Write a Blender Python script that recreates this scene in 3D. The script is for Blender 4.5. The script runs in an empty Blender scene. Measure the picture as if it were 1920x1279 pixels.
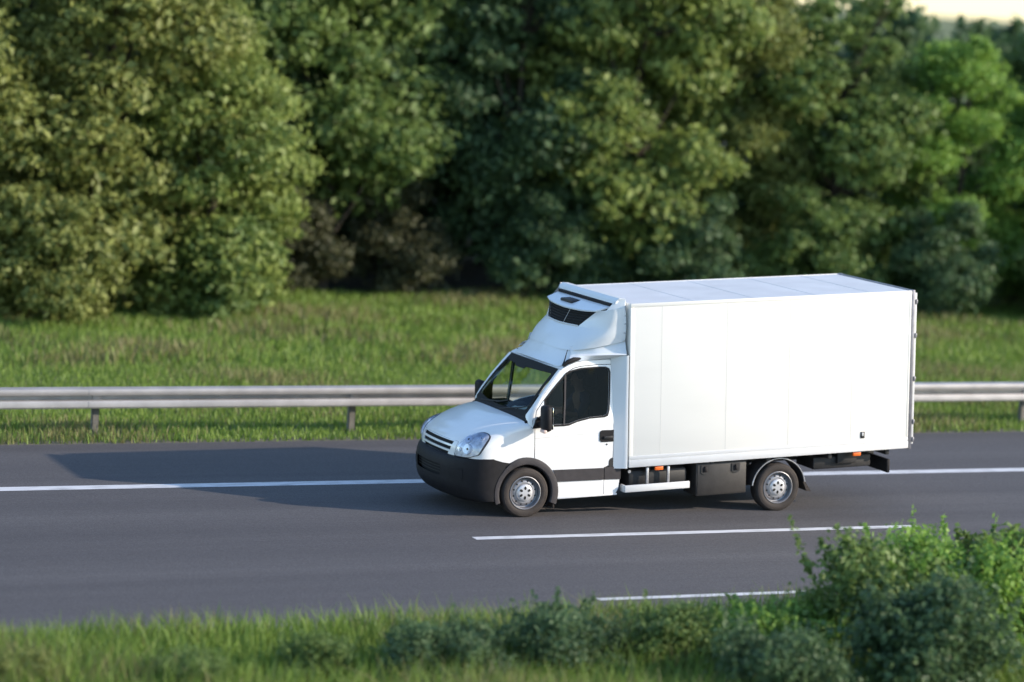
import bpy, bmesh, math, random
import numpy as np
from mathutils import Vector, Matrix
from mathutils.geometry import delaunay_2d_cdt
C = bpy.context.scene.collection
SC = bpy.context.scene
R = math.radians
# ------------------------------------------------------------------ camera
cam = bpy.data.cameras.new('camera'); co = bpy.data.objects.new('camera', cam); C.objects.link(co); SC.camera = co
r2 = Vector((0.92213881, -0.38325457, 0.05268728)); u2 = Vector((-8.95826e-04, 0.134076591, 0.990970567)); fw = Vector((0.38685813, 0.91385962, -0.1232939))
M = Matrix((r2, u2, -fw)).transposed().to_4x4(); M.translation = Vector((-14.7602, -35.1484, 6.9503)); co.matrix_world = M
cam.sensor_width = 36; cam.lens = 101.35; cam.clip_start = .5; cam.clip_end = 3000
cam.dof.use_dof = True; cam.dof.focus_distance = 37.2; cam.dof.aperture_fstop = 0.55
# ------------------------------------------------------------------ light
SUN_EL, SUN_AZ = R(22), R(28)          # azimuth of travel: off the -X axis towards +Y
w = bpy.data.worlds.new("World"); SC.world = w; w.use_nodes = True
nt = w.node_tree; bg = nt.nodes['Background']; sky = nt.nodes.new('ShaderNodeTexSky'); sky.sky_type = 'NISHITA'; sky.sun_disc = False
tosun = Vector((math.cos(SUN_AZ)*math.cos(SUN_EL), -math.sin(SUN_AZ)*math.cos(SUN_EL), math.sin(SUN_EL)))
sky.sun_elevation = SUN_EL; sky.sun_rotation = math.atan2(tosun.x, tosun.y); sky.air_density = 1.0; sky.dust_density = .3; sky.ozone_density = 2.0
nt.links.new(sky.outputs[0], bg.inputs[0]); bg.inputs[1].default_value = .15
sl = bpy.data.lights.new('sun', 'SUN'); sl.energy = 2.9; sl.angle = R(.5); sl.color = (1, .86, .70)
so = bpy.data.objects.new('sun', sl); C.objects.link(so); so.rotation_euler = (-tosun).to_track_quat('-Z', 'Y').to_euler()
SC.view_settings.view_transform = 'Standard'; SC.view_settings.look = 'None'; SC.view_settings.gamma = 1; SC.view_settings.use_curve_mapping = False
SC.view_settings.exposure = 1.15
SC.cycles.max_bounces = 6; SC.cycles.transparent_max_bounces = 12

# ------------------------------------------------------------------ materials
def mat(name, col, rough=.5, metal=0., coat=0., noise=0., nscale=8., col2=None, bump=0., bscale=40., spec=.5, trans=0., stretch=None):
    m = bpy.data.materials.new(name); m.use_nodes = True; n = m.node_tree.nodes; l = m.node_tree.links
    b = n['Principled BSDF']; b.inputs['Base Color'].default_value = (*col, 1); b.inputs['Roughness'].default_value = rough
    b.inputs['Metallic'].default_value = metal; b.inputs['Coat Weight'].default_value = coat; b.inputs['Coat Roughness'].default_value = .08
    b.inputs['Specular IOR Level'].default_value = spec; b.inputs['Transmission Weight'].default_value = trans
    if noise or bump or col2:
        tc = n.new('ShaderNodeTexCoord'); mp = n.new('ShaderNodeMapping'); l.new(tc.outputs['Object'], mp.inputs[0])
        if stretch: mp.inputs['Scale'].default_value = stretch
    if noise or col2:
        nz = n.new('ShaderNodeTexNoise'); nz.inputs['Scale'].default_value = nscale; nz.inputs['Detail'].default_value = 6; l.new(mp.outputs[0], nz.inputs['Vector'])
        cr = n.new('ShaderNodeValToRGB'); cr.color_ramp.elements[0].position = .35; cr.color_ramp.elements[1].position = .68
        c2 = col2 if col2 else tuple(c*(1-noise) for c in col)
        cr.color_ramp.elements[0].color = (*c2, 1); cr.color_ramp.elements[1].color = (*col, 1)
        l.new(nz.outputs[0], cr.inputs[0]); l.new(cr.outputs[0], b.inputs['Base Color'])
    if bump:
        nb = n.new('ShaderNodeTexNoise'); nb.inputs['Scale'].default_value = bscale; nb.inputs['Detail'].default_value = 4; l.new(mp.outputs[0], nb.inputs['Vector'])
        bp = n.new('ShaderNodeBump'); bp.inputs['Strength'].default_value = bump; bp.inputs['Distance'].default_value = .02
        l.new(nb.outputs[0], bp.inputs['Height']); l.new(bp.outputs[0], b.inputs['Normal'])
    return m
def glass(name, tint, rough=.02, gl=(.9, .93, 1)):
    m = bpy.data.materials.new(name); m.use_nodes = True; n = m.node_tree.nodes; l = m.node_tree.links
    n.remove(n['Principled BSDF']); t = n.new('ShaderNodeBsdfTransparent'); t.inputs[0].default_value = (*tint, 1)
    g = n.new('ShaderNodeBsdfGlossy'); g.inputs['Roughness'].default_value = rough; g.inputs[0].default_value = (*gl, 1)
    f = n.new('ShaderNodeFresnel'); f.inputs[0].default_value = 1.45; mx = n.new('ShaderNodeMixShader')
    l.new(f.outputs[0], mx.inputs[0]); l.new(t.outputs[0], mx.inputs[1]); l.new(g.outputs[0], mx.inputs[2]); l.new(mx.outputs[0], n['Material Output'].inputs[0])
    return m
PAINT = mat('white_paint', (.80, .80, .80), .30, coat=.6, noise=.06, nscale=3)
GRP = mat('white_grp', (.79, .775, .735), .6, noise=.04, nscale=1.2, stretch=(.5, 1, 2.2), spec=.2)
ROOFM = mat('box_roof', (.62, .63, .65), .5, noise=.12, nscale=2)
GREYW = mat('white_alloy', (.66, .66, .66), .38, noise=.06, nscale=6)
FAIR = mat('fairing_white', (.74, .77, .80), .35, coat=.3, noise=.05, nscale=3)
BLACKP = mat('black_plastic', (.015, .014, .016), .6, spec=.22, noise=.3, nscale=14, bump=.15, bscale=200)
GREYP = mat('grey_plastic', (.048, .043, .046), .55, spec=.3, noise=.25, nscale=10, bump=.1, bscale=200)
DARK = mat('dark_metal', (.018, .018, .02), .6, noise=.4, nscale=9)
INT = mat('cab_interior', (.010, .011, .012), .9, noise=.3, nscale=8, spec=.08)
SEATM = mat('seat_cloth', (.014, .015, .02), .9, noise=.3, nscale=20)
LOCK = mat('locker_steel', (.036, .032, .030), .55, noise=.35, nscale=7, bump=.1, bscale=60)
RUB = mat('rubber', (.040, .031, .027), .8, noise=.35, nscale=9, bump=.2, bscale=120)
STEEL = mat('wheel_steel', (.34, .34, .36), .40, metal=.5, noise=.3, nscale=9)
CAPM = mat('wheel_cap', (.60, .60, .62), .35, metal=.4, noise=.15, nscale=14)
HOLE = mat('dark_hole', (.008, .008, .008), .9)
DALU = mat('dull_aluminium', (.24, .24, .27), .45, metal=.5, noise=.3, nscale=12)
ALU = mat('aluminium', (.50, .50, .53), .38, metal=.7, noise=.25, nscale=12)
SEAM = mat('seam', (.54, .53, .51), .6)
SEAMD = mat('panel_gap', (.04, .04, .045), .8)
ORANGE = mat('orange_lens', (.85, .16, .02), .3, coat=.4)
CHROME = mat('headlight_reflector', (.86, .88, .92), .3, metal=.35, noise=.35, nscale=16)
BULB = mat('bulb_glass', (.75, .78, .85), .15, metal=.3)
WGLASS = glass('windscreen_glass', (.84, .90, .84), gl=(.25, .3, .35))
SGLASS = glass('side_glass', (.20, .215, .23), gl=(.22, .23, .24))
QGLASS = glass('quarter_glass', (.60, .62, .60), gl=(.3, .3, .3))
CGLASS = glass('clear_side_glass', (.86, .90, .86), gl=(.5, .5, .5))
LENS = glass('lamp_glass', (.92, .95, 1))
PAPERM = mat('paper', (.82, .88, .86), .8, noise=.05, nscale=30)
SKIN = mat('skin', (.46, .27, .18), .55, noise=.15, nscale=20)
SHIRT = mat('shirt_cloth', (.05, .07, .12), .9, noise=.2, nscale=25)
TROUS = mat('trouser_cloth', (.03, .035, .05), .9, noise=.2, nscale=25)
HAIRM = mat('hair', (.03, .02, .014), .7, noise=.3, nscale=60)
MIRG = mat('mirror_glass', (.8, .82, .85), .03, metal=1)

# ------------------------------------------------------------------ frames
RAKE, DYAW, TR = .048, .005, .332
MB = Matrix.Rotation(DYAW, 4, 'Z') @ Matrix.Translation((0, 0, TR)) @ Matrix.Rotation(-RAKE, 4, 'Y') @ Matrix.Translation((0, 0, -TR))
MW = Matrix.Rotation(DYAW, 4, 'Z')
ROOT_LOC = Vector((1.87, 0, 0))
LOCALB = Matrix.Translation(-ROOT_LOC) @ MB
LOCALW = Matrix.Translation(-ROOT_LOC) @ MW
def tag(o, label, cat_, group=None, kind=None):
    if label: o['label'] = label
    if cat_: o['category'] = cat_
    if group: o['group'] = group
    if kind: o['kind'] = kind
    return o
class MBld:
    "collects vertices and faces of ONE object"
    def __init__(s): s.v = []; s.f = []; s.m = []
    def add(s, v, f, mi=0):
        k = len(s.v); s.v += [tuple(p) for p in v]; s.f += [tuple(i+k for i in q) for q in f]; s.m += [mi]*len(f); return s
    def box(s, a, b, bev=.0, mi=0, mtx=None):
        bm = bmesh.new(); bmesh.ops.create_cube(bm, size=1)
        c = [(a[i]+b[i])/2 for i in range(3)]; d = [abs(b[i]-a[i]) for i in range(3)]
        for v in bm.verts: v.co = Vector((c[0]+v.co.x*d[0], c[1]+v.co.y*d[1], c[2]+v.co.z*d[2]))
        if bev: bmesh.ops.bevel(bm, geom=list(bm.edges), offset=min(bev, min(d)*.45), segments=2, affect='EDGES', profile=.5)
        if mtx: bm.transform(mtx)
        bm.verts.index_update(); s.add([v.co for v in bm.verts], [[v.index for v in f.verts] for f in bm.faces], mi); bm.free(); return s
    def tube(s, pts, r, n=8, mi=0, caps=True):
        pts = [Vector(p) for p in pts]; rr = r if isinstance(r, (list, tuple)) else [r]*len(pts)
        rings = []; prev = None
        for i, p in enumerate(pts):
            d = (pts[min(i+1, len(pts)-1)]-pts[max(i-1, 0)]).normalized()
            a = prev if prev is not None else (Vector((0, 0, 1)) if abs(d.z) < .9 else Vector((1, 0, 0)))
            a = (a-d*a.dot(d)).normalized(); prev = a; b = d.cross(a)
            rings.append([p+(a*math.cos(2*math.pi*k/n)+b*math.sin(2*math.pi*k/n))*rr[i] for k in range(n)])
        v = [q for g in rings for q in g]; f = []
        for i in range(len(rings)-1):
            for k in range(n): f.append((i*n+k, i*n+(k+1) % n, (i+1)*n+(k+1) % n, (i+1)*n+k))
        if caps: f.append(tuple(range(n))[::-1]); f.append(tuple((len(rings)-1)*n+k for k in range(n)))
        return s.add(v, f, mi)
    def lathe(s, prof, c, n=48, side=-1, mi=0, a0=0, a1=2*math.pi):
        "profile (r, y offset outward) about the Y axis through c; side -1 = outward towards -Y"
        full = abs(a1-a0-2*math.pi) < 1e-6; cols = n if full else n+1; v = []; f = []; m = len(prof)
        for k in range(cols):
            a = a0+(a1-a0)*k/n
            for r_, y_ in prof: v.append((c[0]+r_*math.cos(a), c[1]+side*y_, c[2]+r_*math.sin(a)))
        for k in range(n):
            k2 = (k+1) % cols
            for i in range(m-1): f.append((k*m+i, k*m+i+1, k2*m+i+1, k2*m+i))
        return s.add(v, f, mi)
    def grid(s, fn, us, vs, mi=0):
        v = [fn(a, b) for a in us for b in vs]; nv = len(vs)
        return s.add(v, [(i*nv+j, i*nv+j+1, (i+1)*nv+j+1, (i+1)*nv+j) for i in range(len(us)-1) for j in range(nv-1)], mi)
    def prism(s, poly, y0, y1, mi=0, axis=1):
        n = len(poly); P = lambda p, y: (p[0], y, p[1]) if axis == 1 else ((y, p[0], p[1]) if axis == 0 else (p[0], p[1], y))
        return s.add([P(p, y0) for p in poly]+[P(p, y1) for p in poly], [tuple(range(n)), tuple(range(2*n-1, n-1, -1))]+[(i, n+i, n+(i+1) % n, (i+1) % n) for i in range(n)], mi)
    def build(s, name, mats, parent=None, mtx=None, smooth=35, label=None, thick=None, outward=None):
        me = bpy.data.meshes.new(name); me.from_pydata(s.v, [], s.f)
        for m_ in (mats if isinstance(mats, (list, tuple)) else [mats]): me.materials.append(m_)
        me.polygons.foreach_set('material_index', s.m)
        bm = bmesh.new(); bm.from_mesh(me); bmesh.ops.remove_doubles(bm, verts=bm.verts, dist=1e-5)
        bmesh.ops.recalc_face_normals(bm, faces=bm.faces)
        if thick:
            if outward is not None:      # open sheet: point normals along 'outward'
                tot = Vector();
                for f in bm.faces: tot += f.normal*f.calc_area()
                if tot.dot(Vector(outward)) < 0: bmesh.ops.reverse_faces(bm, faces=bm.faces)
            bm.normal_update()
            ov = list(bm.verts); of = list(bm.faces); be = [(e.verts[0], e.verts[1], e.link_faces[0]) for e in bm.edges if len(e.link_faces) == 1]
            mp = {v: bm.verts.new(v.co-v.normal*thick) for v in ov}
            for f in of:
                g = bm.faces.new([mp[v] for v in reversed(f.verts)]); g.material_index = f.material_index
            for a, b, f in be:
                try:
                    g = bm.faces.new([b, a, mp[a], mp[b]]); g.material_index = f.material_index
                except ValueError: pass
            bmesh.ops.recalc_face_normals(bm, faces=bm.faces)
        if mtx: bm.transform(mtx)
        bm.to_mesh(me); bm.free()
        me.polygons.foreach_set('use_smooth', [True]*len(me.polygons)); me.set_sharp_from_angle(angle=R(smooth)); me.update()
        o = bpy.data.objects.new(name, me); C.objects.link(o)
        if parent: o.parent = parent
        if label: o['label'] = label
        return o
def inside(p, poly):
    c = False; n = len(poly)
    for i in range(n):
        (x1, y1), (x2, y2) = poly[i], poly[(i+1) % n]
        if (y1 > p[1]) != (y2 > p[1]) and p[0] < (x2-x1)*(p[1]-y1)/(y2-y1)+x1: c = not c
    return c
def resample(poly, step):
    out = []
    for i in range(len(poly)):
        a, b = poly[i], poly[(i+1) % len(poly)]; L = math.hypot(b[0]-a[0], b[1]-a[1]); k = max(1, int(L/step+.5))
        for j in range(k): out.append((a[0]+(b[0]-a[0])*j/k, a[1]+(b[1]-a[1])*j/k))
    return out
def rounded(poly, r, seg=5):
    out = []; n = len(poly)
    for i in range(n):
        p0, p, p1 = Vector(poly[i-1]), Vector(poly[i]), Vector(poly[(i+1) % n])
        rr = r[i] if isinstance(r, (list, tuple)) else r
        if rr <= 0: out.append(tuple(p)); continue
        a = (p0-p); b = (p1-p); k = min(rr, a.length*.48, b.length*.48); A = p+a.normalized()*k; B = p+b.normalized()*k
        for j in range(seg+1):
            t = j/seg; q = A*(1-t)**2+p*2*t*(1-t)+B*t*t; out.append((q.x, q.y))
    return out
def panel(mb, outline, holes, fn, step=.06, mi=0):
    loops = [resample(outline, step)]+[resample(h, step) for h in holes]; pts = []; ed = []
    for lp in loops:
        k = len(pts); pts += lp; ed += [(k+i, k+(i+1) % len(lp)) for i in range(len(lp))]
    xs = [p[0] for p in outline]; ys = [p[1] for p in outline]; x = min(xs)+step*.5; bnd = np.array(pts)
    while x < max(xs):
        y = min(ys)+step*.5
        while y < max(ys):
            if inside((x, y), outline) and not any(inside((x, y), h) for h in holes) and np.min((bnd[:, 0]-x)**2+(bnd[:, 1]-y)**2) > (step*.45)**2: pts.append((x, y))
            y += step
        x += step
    vv, ee, ff, _, _, _ = delaunay_2d_cdt([Vector(p) for p in pts], ed, [], 0, 1e-6)
    F = []
    for f in ff:
        c = (sum(vv[i].x for i in f)/len(f), sum(vv[i].y for i in f)/len(f))
        if inside(c, outline) and not any(inside(c, h) for h in holes): F.append(f)
    return mb.add([fn(v.x, v.y) for v in vv], F, mi)
def strip(mb, pts, wdt, fn, mi=0, closed=False):
    "a thin ribbon along a 2D line mapped by fn"
    n = len(pts); L = []; Q = []
    for i in range(n):
        a = Vector(pts[i-1] if (i > 0 or closed) else pts[i]); b = Vector(pts[(i+1) % n] if (i < n-1 or closed) else pts[i]); d = (b-a).normalized(); nn = Vector((-d.y, d.x))*wdt/2
        L.append(Vector(pts[i])+nn); Q.append(Vector(pts[i])-nn)
    v = [fn(*p) for p in L]+[fn(*p) for p in Q]
    m = n if closed else n-1
    return mb.add(v, [(i, (i+1) % n, n+(i+1) % n, n+i) for i in range(m)], mi)
#SURF
HOODP=[(-.90,.80,.43,.0),(-.875,.95,.43,.0),(-.80,1.05,.42,.03),(-.66,1.13,.38,.05),(-.45,1.21,.28,.08),(-.2,1.28,.19,.11),(-.03,1.305,.12,.12)]
BUMPP=[(-.80,.25,.34,0),(-.90,.30,.44,0),(-.985,.42,.54,0),(-1.0,.56,.56,0),(-.995,.70,.56,0),(-.96,.785,.52,0),(-.90,.81,.46,0)]
def cat(tab,t):
    n=len(tab)-1; t=min(max(t,0.),n-1e-6); i=int(t); f=t-i
    p0,p1,p2,p3=tab[max(i-1,0)],tab[i],tab[i+1],tab[min(i+2,n)]
    if i==0: p0=tuple(2*a-b for a,b in zip(p1,p2))
    if i==n-1: p3=tuple(2*b-a for a,b in zip(p1,p2))
    return [.5*(2*b+(c-a)*f+(2*a-5*b+4*c-d)*f*f+(3*b-a-3*c+d)*f**3) for a,b,c,d in zip(p0,p1,p2,p3)]
def sheet(tab,y,t,n=2.4,off=0.):
    cx,cz,a,D=cat(tab,t); q=min(abs(y)/.97,1.)
    S=1-(1-q**n)**(1/n); Dd=1-(1-q**3)**(1/3)
    return (cx+a*S, y, cz-D*Dd)
def hood(y,t): return sheet(HOODP,y,t)
def bump(y,t): return sheet(BUMPP,y,t,2.3)
def Ys(z): return .97 if z<1.19 else .97-(z-1.19)*.145
#END
# ------------------------------------------------------------------ the truck
root = bpy.data.objects.new('delivery_truck', None); C.objects.link(root); root.location = ROOT_LOC; root.empty_display_size = .5
tag(root, 'white refrigerated box truck with black bumper and roof cooling unit driving on the road', 'truck')
def B(mb, name, m, parent=root, **k): return mb.build(name, m, parent, LOCALB, **k)
def W(mb, name, m, parent=root, **k): return mb.build(name, m, parent, LOCALW, **k)
def SD(s, off=0.): return lambda x, z: (x, s*(Ys(z)+off), z)
def off_fn(fn, off):
    "offset a (a,b)->xyz surface outwards (away from the cab centre) by off"
    def g(a, b):
        e = 1e-3; p = Vector(fn(a, b)); n = (Vector(fn(a+e, b))-p).cross(Vector(fn(a, b+e))-p)
        if n.length < 1e-12: return p
        n.normalize()
        if n.dot(p-Vector((.6, 0, .7))) < 0: n = -n
        return p+n*off
    return g
lin = lambda a, b, n: [a+(b-a)*i/n for i in range(n+1)]
YS = [.97*math.sin(a)**(1) for a in lin(-math.pi/2, math.pi/2, 44)]
edge = [(hood(.97, t)[0], hood(.97, t)[2]) for t in lin(0, 6, 18)]
# --- bonnet and nose (one painted sheet with three slots and lamp openings)
HL = [(-.673, .10), (-.60, .12), (-.575, .45), (-.60, .713), (-.644, 1.299), (-.691, 2.206), (-.724, 2.924), (-.795, 3.219), (-.889, 3.039), (-.935, 2.468), (-.951, 1.328), (-.932, .478), (-.88, .28), (-.818, .12)]
slots = []
for (t0, t1, hw) in ((1.02, 1.36, .50), (.52, .80, .475), (.10, .34, .43)):
    L_ = [(-hw, t0-.03+.0), (-hw*.5, t0+.0), (0, t0-.0), (hw*.5, t0+.0), (hw, t0-.03), (hw+.012, t1), (hw*.5, t1+.02), (0, t1+.02), (-hw*.5, t1+.02), (-hw-.012, t1)]
    slots.append(L_)
nose_out = [(-.58, .0), (.58, .0), (.60, 1.45), (-.60, 1.45)]
nb = panel(MBld(), nose_out, slots, lambda y, t: off_fn(hood, .006)(y, t), .05)
B(nb, 'grille', PAINT, thick=.02, outward=(-1, 0, .3))
bk = MBld().grid(lambda y, t: off_fn(hood, -.03)(y, t), lin(-.6, .6, 20), lin(0, 1.5, 6)); grille_back = B(bk, 'grille_mesh', HOLE)
hb = MBld().grid(hood, YS, lin(1.45, 6, 28)); hb.grid(hood, [y for y in YS if y <= -.575]+[-.575], lin(0, 1.45, 8)); hb.grid(hood, [.575]+[y for y in YS if y >= .575], lin(0, 1.45, 8))
bonnet = B(hb, 'bonnet', PAINT, thick=.01, outward=(-.5, 0, 1))
g = MBld(); strip(g, [(-.59, 1.47), (-.3, 1.49), (0, 1.5), (.3, 1.49), (.59, 1.47)], .018, off_fn(hood, .004)); B(g, 'bonnet_gap', SEAMD, bonnet)
for s in (-1, 1):
    HQ = [(y, t/6) for y, t in HL]; nq = len(HQ); o = []
    for i in range(nq):
        p0, p1, p2, p3 = HQ[i-1], HQ[i], HQ[(i+1) % nq], HQ[(i+2) % nq]
        for f in (0, .25, .5, .75): o.append(tuple(.5*(2*b+(c-a)*f+(2*a-5*b+4*c-d)*f*f+(3*b-a-3*c+d)*f**3) for a, b, c, d in zip(p0, p1, p2, p3)))
    o = [(abs(y)*s, t*6) for y, t in o]
    cen = (sum(p[0] for p in o)/len(o), sum(p[1] for p in o)/len(o))
    sc = lambda k, kt: [(cen[0]+(p[0]-cen[0])*k, cen[1]+(p[1]-cen[1])*kt) for p in o]
    hl = B(panel(MBld(), o, [], off_fn(hood, .006), .05), 'headlight', SEAMD, thick=.012, outward=(-1, s*.6, .3))
    B(panel(MBld(), sc(.93, .96), [], off_fn(hood, .009), .035), 'reflector', CHROME, hl, thick=.004, outward=(-1, s*.6, .3))
    for (yy, tt, r_) in ((.74, 1.95, .062), (.80, .85, .07), (.87, 2.35, .035), (.68, .75, .03)):
        p = Vector(off_fn(hood, .012)(s*yy, tt)); q = Vector(off_fn(hood, .03)(s*yy, tt)); dr = (q-p).normalized()
        mb = MBld(); mb.tube([p-dr*.01, p+dr*.008, p+dr*.004, p-dr*.005], [r_, r_*.98, r_*.8, r_*.35], 16); B(mb, 'bulb_bowl', BULB, hl)
        mb = MBld(); mb.tube([p-dr*.004, p+dr*.010], [r_*.34, r_*.2], 10); B(mb, 'bulb', SEAMD, hl)
    def dome(y, t, o=o, cen=cen):
        d = max(abs(y-cen[0])/.2, abs(t-cen[1])/1.7); return off_fn(hood, .012+.03*max(0, 1-d*d))(y, t)
    B(panel(MBld(), sc(.97, .98), [], dome, .04), 'lens', LENS, hl)
# --- bumper
arc = lambda r, a0, a1, n, c=(0, TR): [(c[0]+r*math.cos(R(a0+(a1-a0)*i/n)), c[1]+r*math.sin(R(a0+(a1-a0)*i/n))) for i in range(n+1)]
RA = .462
IN = rounded([(-.425, 2.85), (.425, 2.85), (.445, 3.85), (-.445, 3.85)], .06)
def bumpa(a, t, off=.012):
    e = 1e-3; q = lambda a, t: Vector(bump(.97*math.sin(a), t)); p = q(a, t); ea = -e if a > 0 else e; et = -e if t > 3 else e
    n = (q(a+ea, t)-p).cross(q(a, t+et)-p); n.normalize(); return p+(n if n.dot(p-Vector((.6, 0, .5))) > 0 else -n)*off
H2 = math.pi/2; bo = panel(MBld(), [(-H2, 0), (H2, 0), (H2, 6), (-H2, 6)], [IN], bumpa, .08)
bumper = B(bo, 'bumper', BLACKP)
B(MBld().grid(lambda y, t: off_fn(bump, -.05)(y, t), lin(-.5, .5, 10), lin(2.6, 4, 4)), 'intake', HOLE, bumper)
g = MBld()
for t in (3.1, 3.35, 3.6): g.grid(lambda y, k: off_fn(bump, -.008)(y, t+k), lin(-.42, .42, 12), [-.03, .03])
B(g, 'intake_bar', DARK, bumper)
for s in (-1, 1):
    bs = [(-.46, .25), (-.46, .30), (-.445, .42), (-.44, .56), (-.435, .70), (-.44, .785), (-.44, .803), (-.262, .742)]+arc(RA-.004, 118, 128, 3)+arc(.385, 134, 190, 14)+[(-.375, .245)]
    B(panel(MBld(), bs, [], lambda x, z: (x, s*(.97+.012+0*max(0, .07-abs(math.hypot(x, z-TR)-.385))*.25), z), .04), 'bumper_corner', BLACKP, bumper, smooth=60)
    q = rounded([(s*.62, 2.75), (s*.80, 2.75), (s*.79, 3.8), (s*.61, 3.75)], .04)
    B(panel(MBld(), q, [], off_fn(bump, .017), .06), 'fog_lamp_cover', BLACKP, bumper, thick=.008, outward=(-1, s*.5, 0))
# --- sides
frontedge = [(.095, 1.19), (.125, 1.36), (.22, 1.53), (.39, 1.725), (.54, 1.895)]
door_out = [(.139, .775)]+arc(RA, 70, 2, 12)+[(.468, .235), (1.13, .225), (1.135, .60), (1.255, .64), (1.275, 1.13), (1.295, 1.93), (1.27, 1.952), (1.08, 1.957), (.836, 1.947), (.72, 1.925), (.628, 1.872), (.464, 1.722), (.275, 1.526), (.17, 1.40), (.139, 1.22)]
winA = [(.312, 1.215), (.30, 1.40), (.306, 1.535), (.40, 1.64), (.501, 1.742), (.61, 1.84), (.575, 1.50), (.545, 1.215)]
winB = [(.62, 1.85), (.713, 1.894), (.834, 1.912), (1.075, 1.919), (1.17, 1.912), (1.215, 1.895), (1.234, 1.85), (1.215, 1.573), (1.196, 1.367), (1.178, 1.315), (1.13, 1.291), (.922, 1.284), (.739, 1.251), (.62, 1.215), (.557, 1.212), (.59, 1.5)]
glassout = [(.285, 1.19), (.275, 1.40), (.285, 1.54), (.385, 1.655), (.49, 1.76), (.62, 1.882), (.713, 1.912), (.834, 1.932), (1.075, 1.937), (1.19, 1.93), (1.24, 1.905), (1.256, 1.85), (1.236, 1.573), (1.216, 1.36), (1.19, 1.285), (1.14, 1.268), (.922, 1.262), (.739, 1.228), (.62, 1.19), (.55, 1.185)]
for s in (-1, 1):
    out = (0, s, 0)
    # wing
    wing = edge+[(.125, 1.22), (.131, 1.18), (.131, .79)]+arc(RA, 73, 118, 8)+[(-.27, .75), (-.455, .79)]
    wg = B(panel(MBld(), wing, [], SD(s), .05), 'wing', PAINT, thick=.01, outward=out)
    g = MBld(); strip(g, [(.135, 1.22), (.135, .78)], .010, SD(s, .0015)); B(g, 'door_gap', SEAMD, wg)
    # pillar between windscreen and side, up to the roof edge
    top = [(.575, 1.925), (.64, 1.965), (.76, 2.005), (.90, 2.02), (1.33, 2.02), (1.33, .64), (1.262, .64), (1.281, 1.13), (1.302, 1.935), (1.275, 1.96), (1.08, 1.965), (.834, 1.955), (.716, 1.933), (.622, 1.879), (.458, 1.728), (.268, 1.532), (.162, 1.406), (.135, 1.235)]
    pil = panel(MBld(), frontedge+top, [], SD(s), .05)
    wsE = [(.045, .85, 1.27), (.052, .85, 1.345), (.14, .84, 1.45), (.31, .82, 1.66), (.485, .798, 1.86), (.54, .79, 1.917)]
    sdE = [(.095, 1.19), (.105, 1.28), (.16, 1.43), (.30, 1.63), (.48, 1.83), (.56, 1.912)]
    for i in range(5):
        for k in range(4):
            def P(i, k):
                a = Vector((wsE[i][0], s*wsE[i][1], wsE[i][2])); b = Vector((sdE[i][0], s*Ys(sdE[i][1]), sdE[i][1])); u = k/4
                q = a.lerp(b, u); bul = math.sin(math.pi*u)*.018; return q+Vector((-bul, s*bul, bul*.6))
            pil.add([P(i, k), P(i, k+1), P(i+1, k+1), P(i+1, k)], [(0, 1, 2, 3)])
    B(pil, 'pillar', PAINT, smooth=50)
    # door
    dr = B(panel(MBld(), door_out, [winA, winB], SD(s, .003), .05), 'door', PAINT, thick=.02, outward=out)
    ln = [(x*.985+.012, z*.985+.012) for x, z in door_out]
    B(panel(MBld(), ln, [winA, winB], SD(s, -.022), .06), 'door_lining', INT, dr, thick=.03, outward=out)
    fr = B(panel(MBld(), glassout, [winA, winB], SD(s, .007), .04), 'window_frame', BLACKP, dr, thick=.008, outward=out)
    B(panel(MBld(), winA, [], SD(s, -.008), .08), 'quarter_window', QGLASS if s < 0 else CGLASS, dr)
    B(panel(MBld(), winB, [], SD(s, -.008), .08), 'window', SGLASS if s < 0 else CGLASS, dr)
    g = MBld(); strip(g, [(.60, 1.86), (.578, 1.5), (.548, 1.20)], .022, SD(s, .012)); B(g, 'window_divider', GREYP, dr, thick=.008, outward=out)
    bd = [(.45, .60)]+[(.462, .45), (1.13, .44), (1.13, .59)]
    B(panel(MBld(), [(.40, .612), (.458, .45), (1.126, .435), (1.13, .592)], [], SD(s, .016), .06), 'side_moulding', GREYP, dr, thick=.014, outward=out)
    g = MBld(); strip(g, [(.14, 1.045), (.6, 1.06), (1.265, 1.065)], .006, SD(s, .0045)); B(g, 'crease', SEAM, dr)
    hd = MBld(); hp = rounded([(1.065, 1.10), (1.268, 1.095), (1.268, .94), (1.095, .94), (1.065, .96)], [.05, 0, 0, .05, .04])
    hh = B(panel(hd, hp, [], SD(s, .012), .04), 'handle', BLACKP, dr, thick=.012, outward=out)
    B(MBld().box((1.12, s*.985, .985), (1.25, s*1.005, 1.02), .006), 'handle_grip', DARK, dr)
    B(MBld().tube([(1.17, s*.972, .905), (1.17, s*.978, .905)], .012, 10), 'lock', DARK, dr)
    B(panel(MBld(), rounded([(1.20, .60), (1.262, .60), (1.272, .72), (1.235, .72), (1.205, .69)], .02), [], SD(s, .006), .04), 'hinge_cover', DARK, dr, thick=.006, outward=out)
    # sill behind the door
    sl_ = MBld(); panel(sl_, [(1.142, .225), (1.31, .24), (1.345, .30), (1.365, .425), (1.142, .43)], [], SD(s, .0), .06)
    sil = B(sl_, 'sill', PAINT, thick=.03, outward=out)
    B(panel(MBld(), [(1.142, .436), (1.375, .425), (1.38, .56), (1.30, .60), (1.142, .60)], [], SD(s, .010), .06), 'sill_moulding', GREYP, sil, thick=.05, outward=out)
    B(MBld().box((.47, s*.95, .215), (1.33, s*.972, .237), .006), 'sill_edge', PAINT, sil)
    # wheel arch
    wa = MBld(); n = 30; prof = [(.372, -.06), (.372, .012), (.385, .028), (.43, .032), (.470, .022), (.474, -.01)]; vs = []
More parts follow.
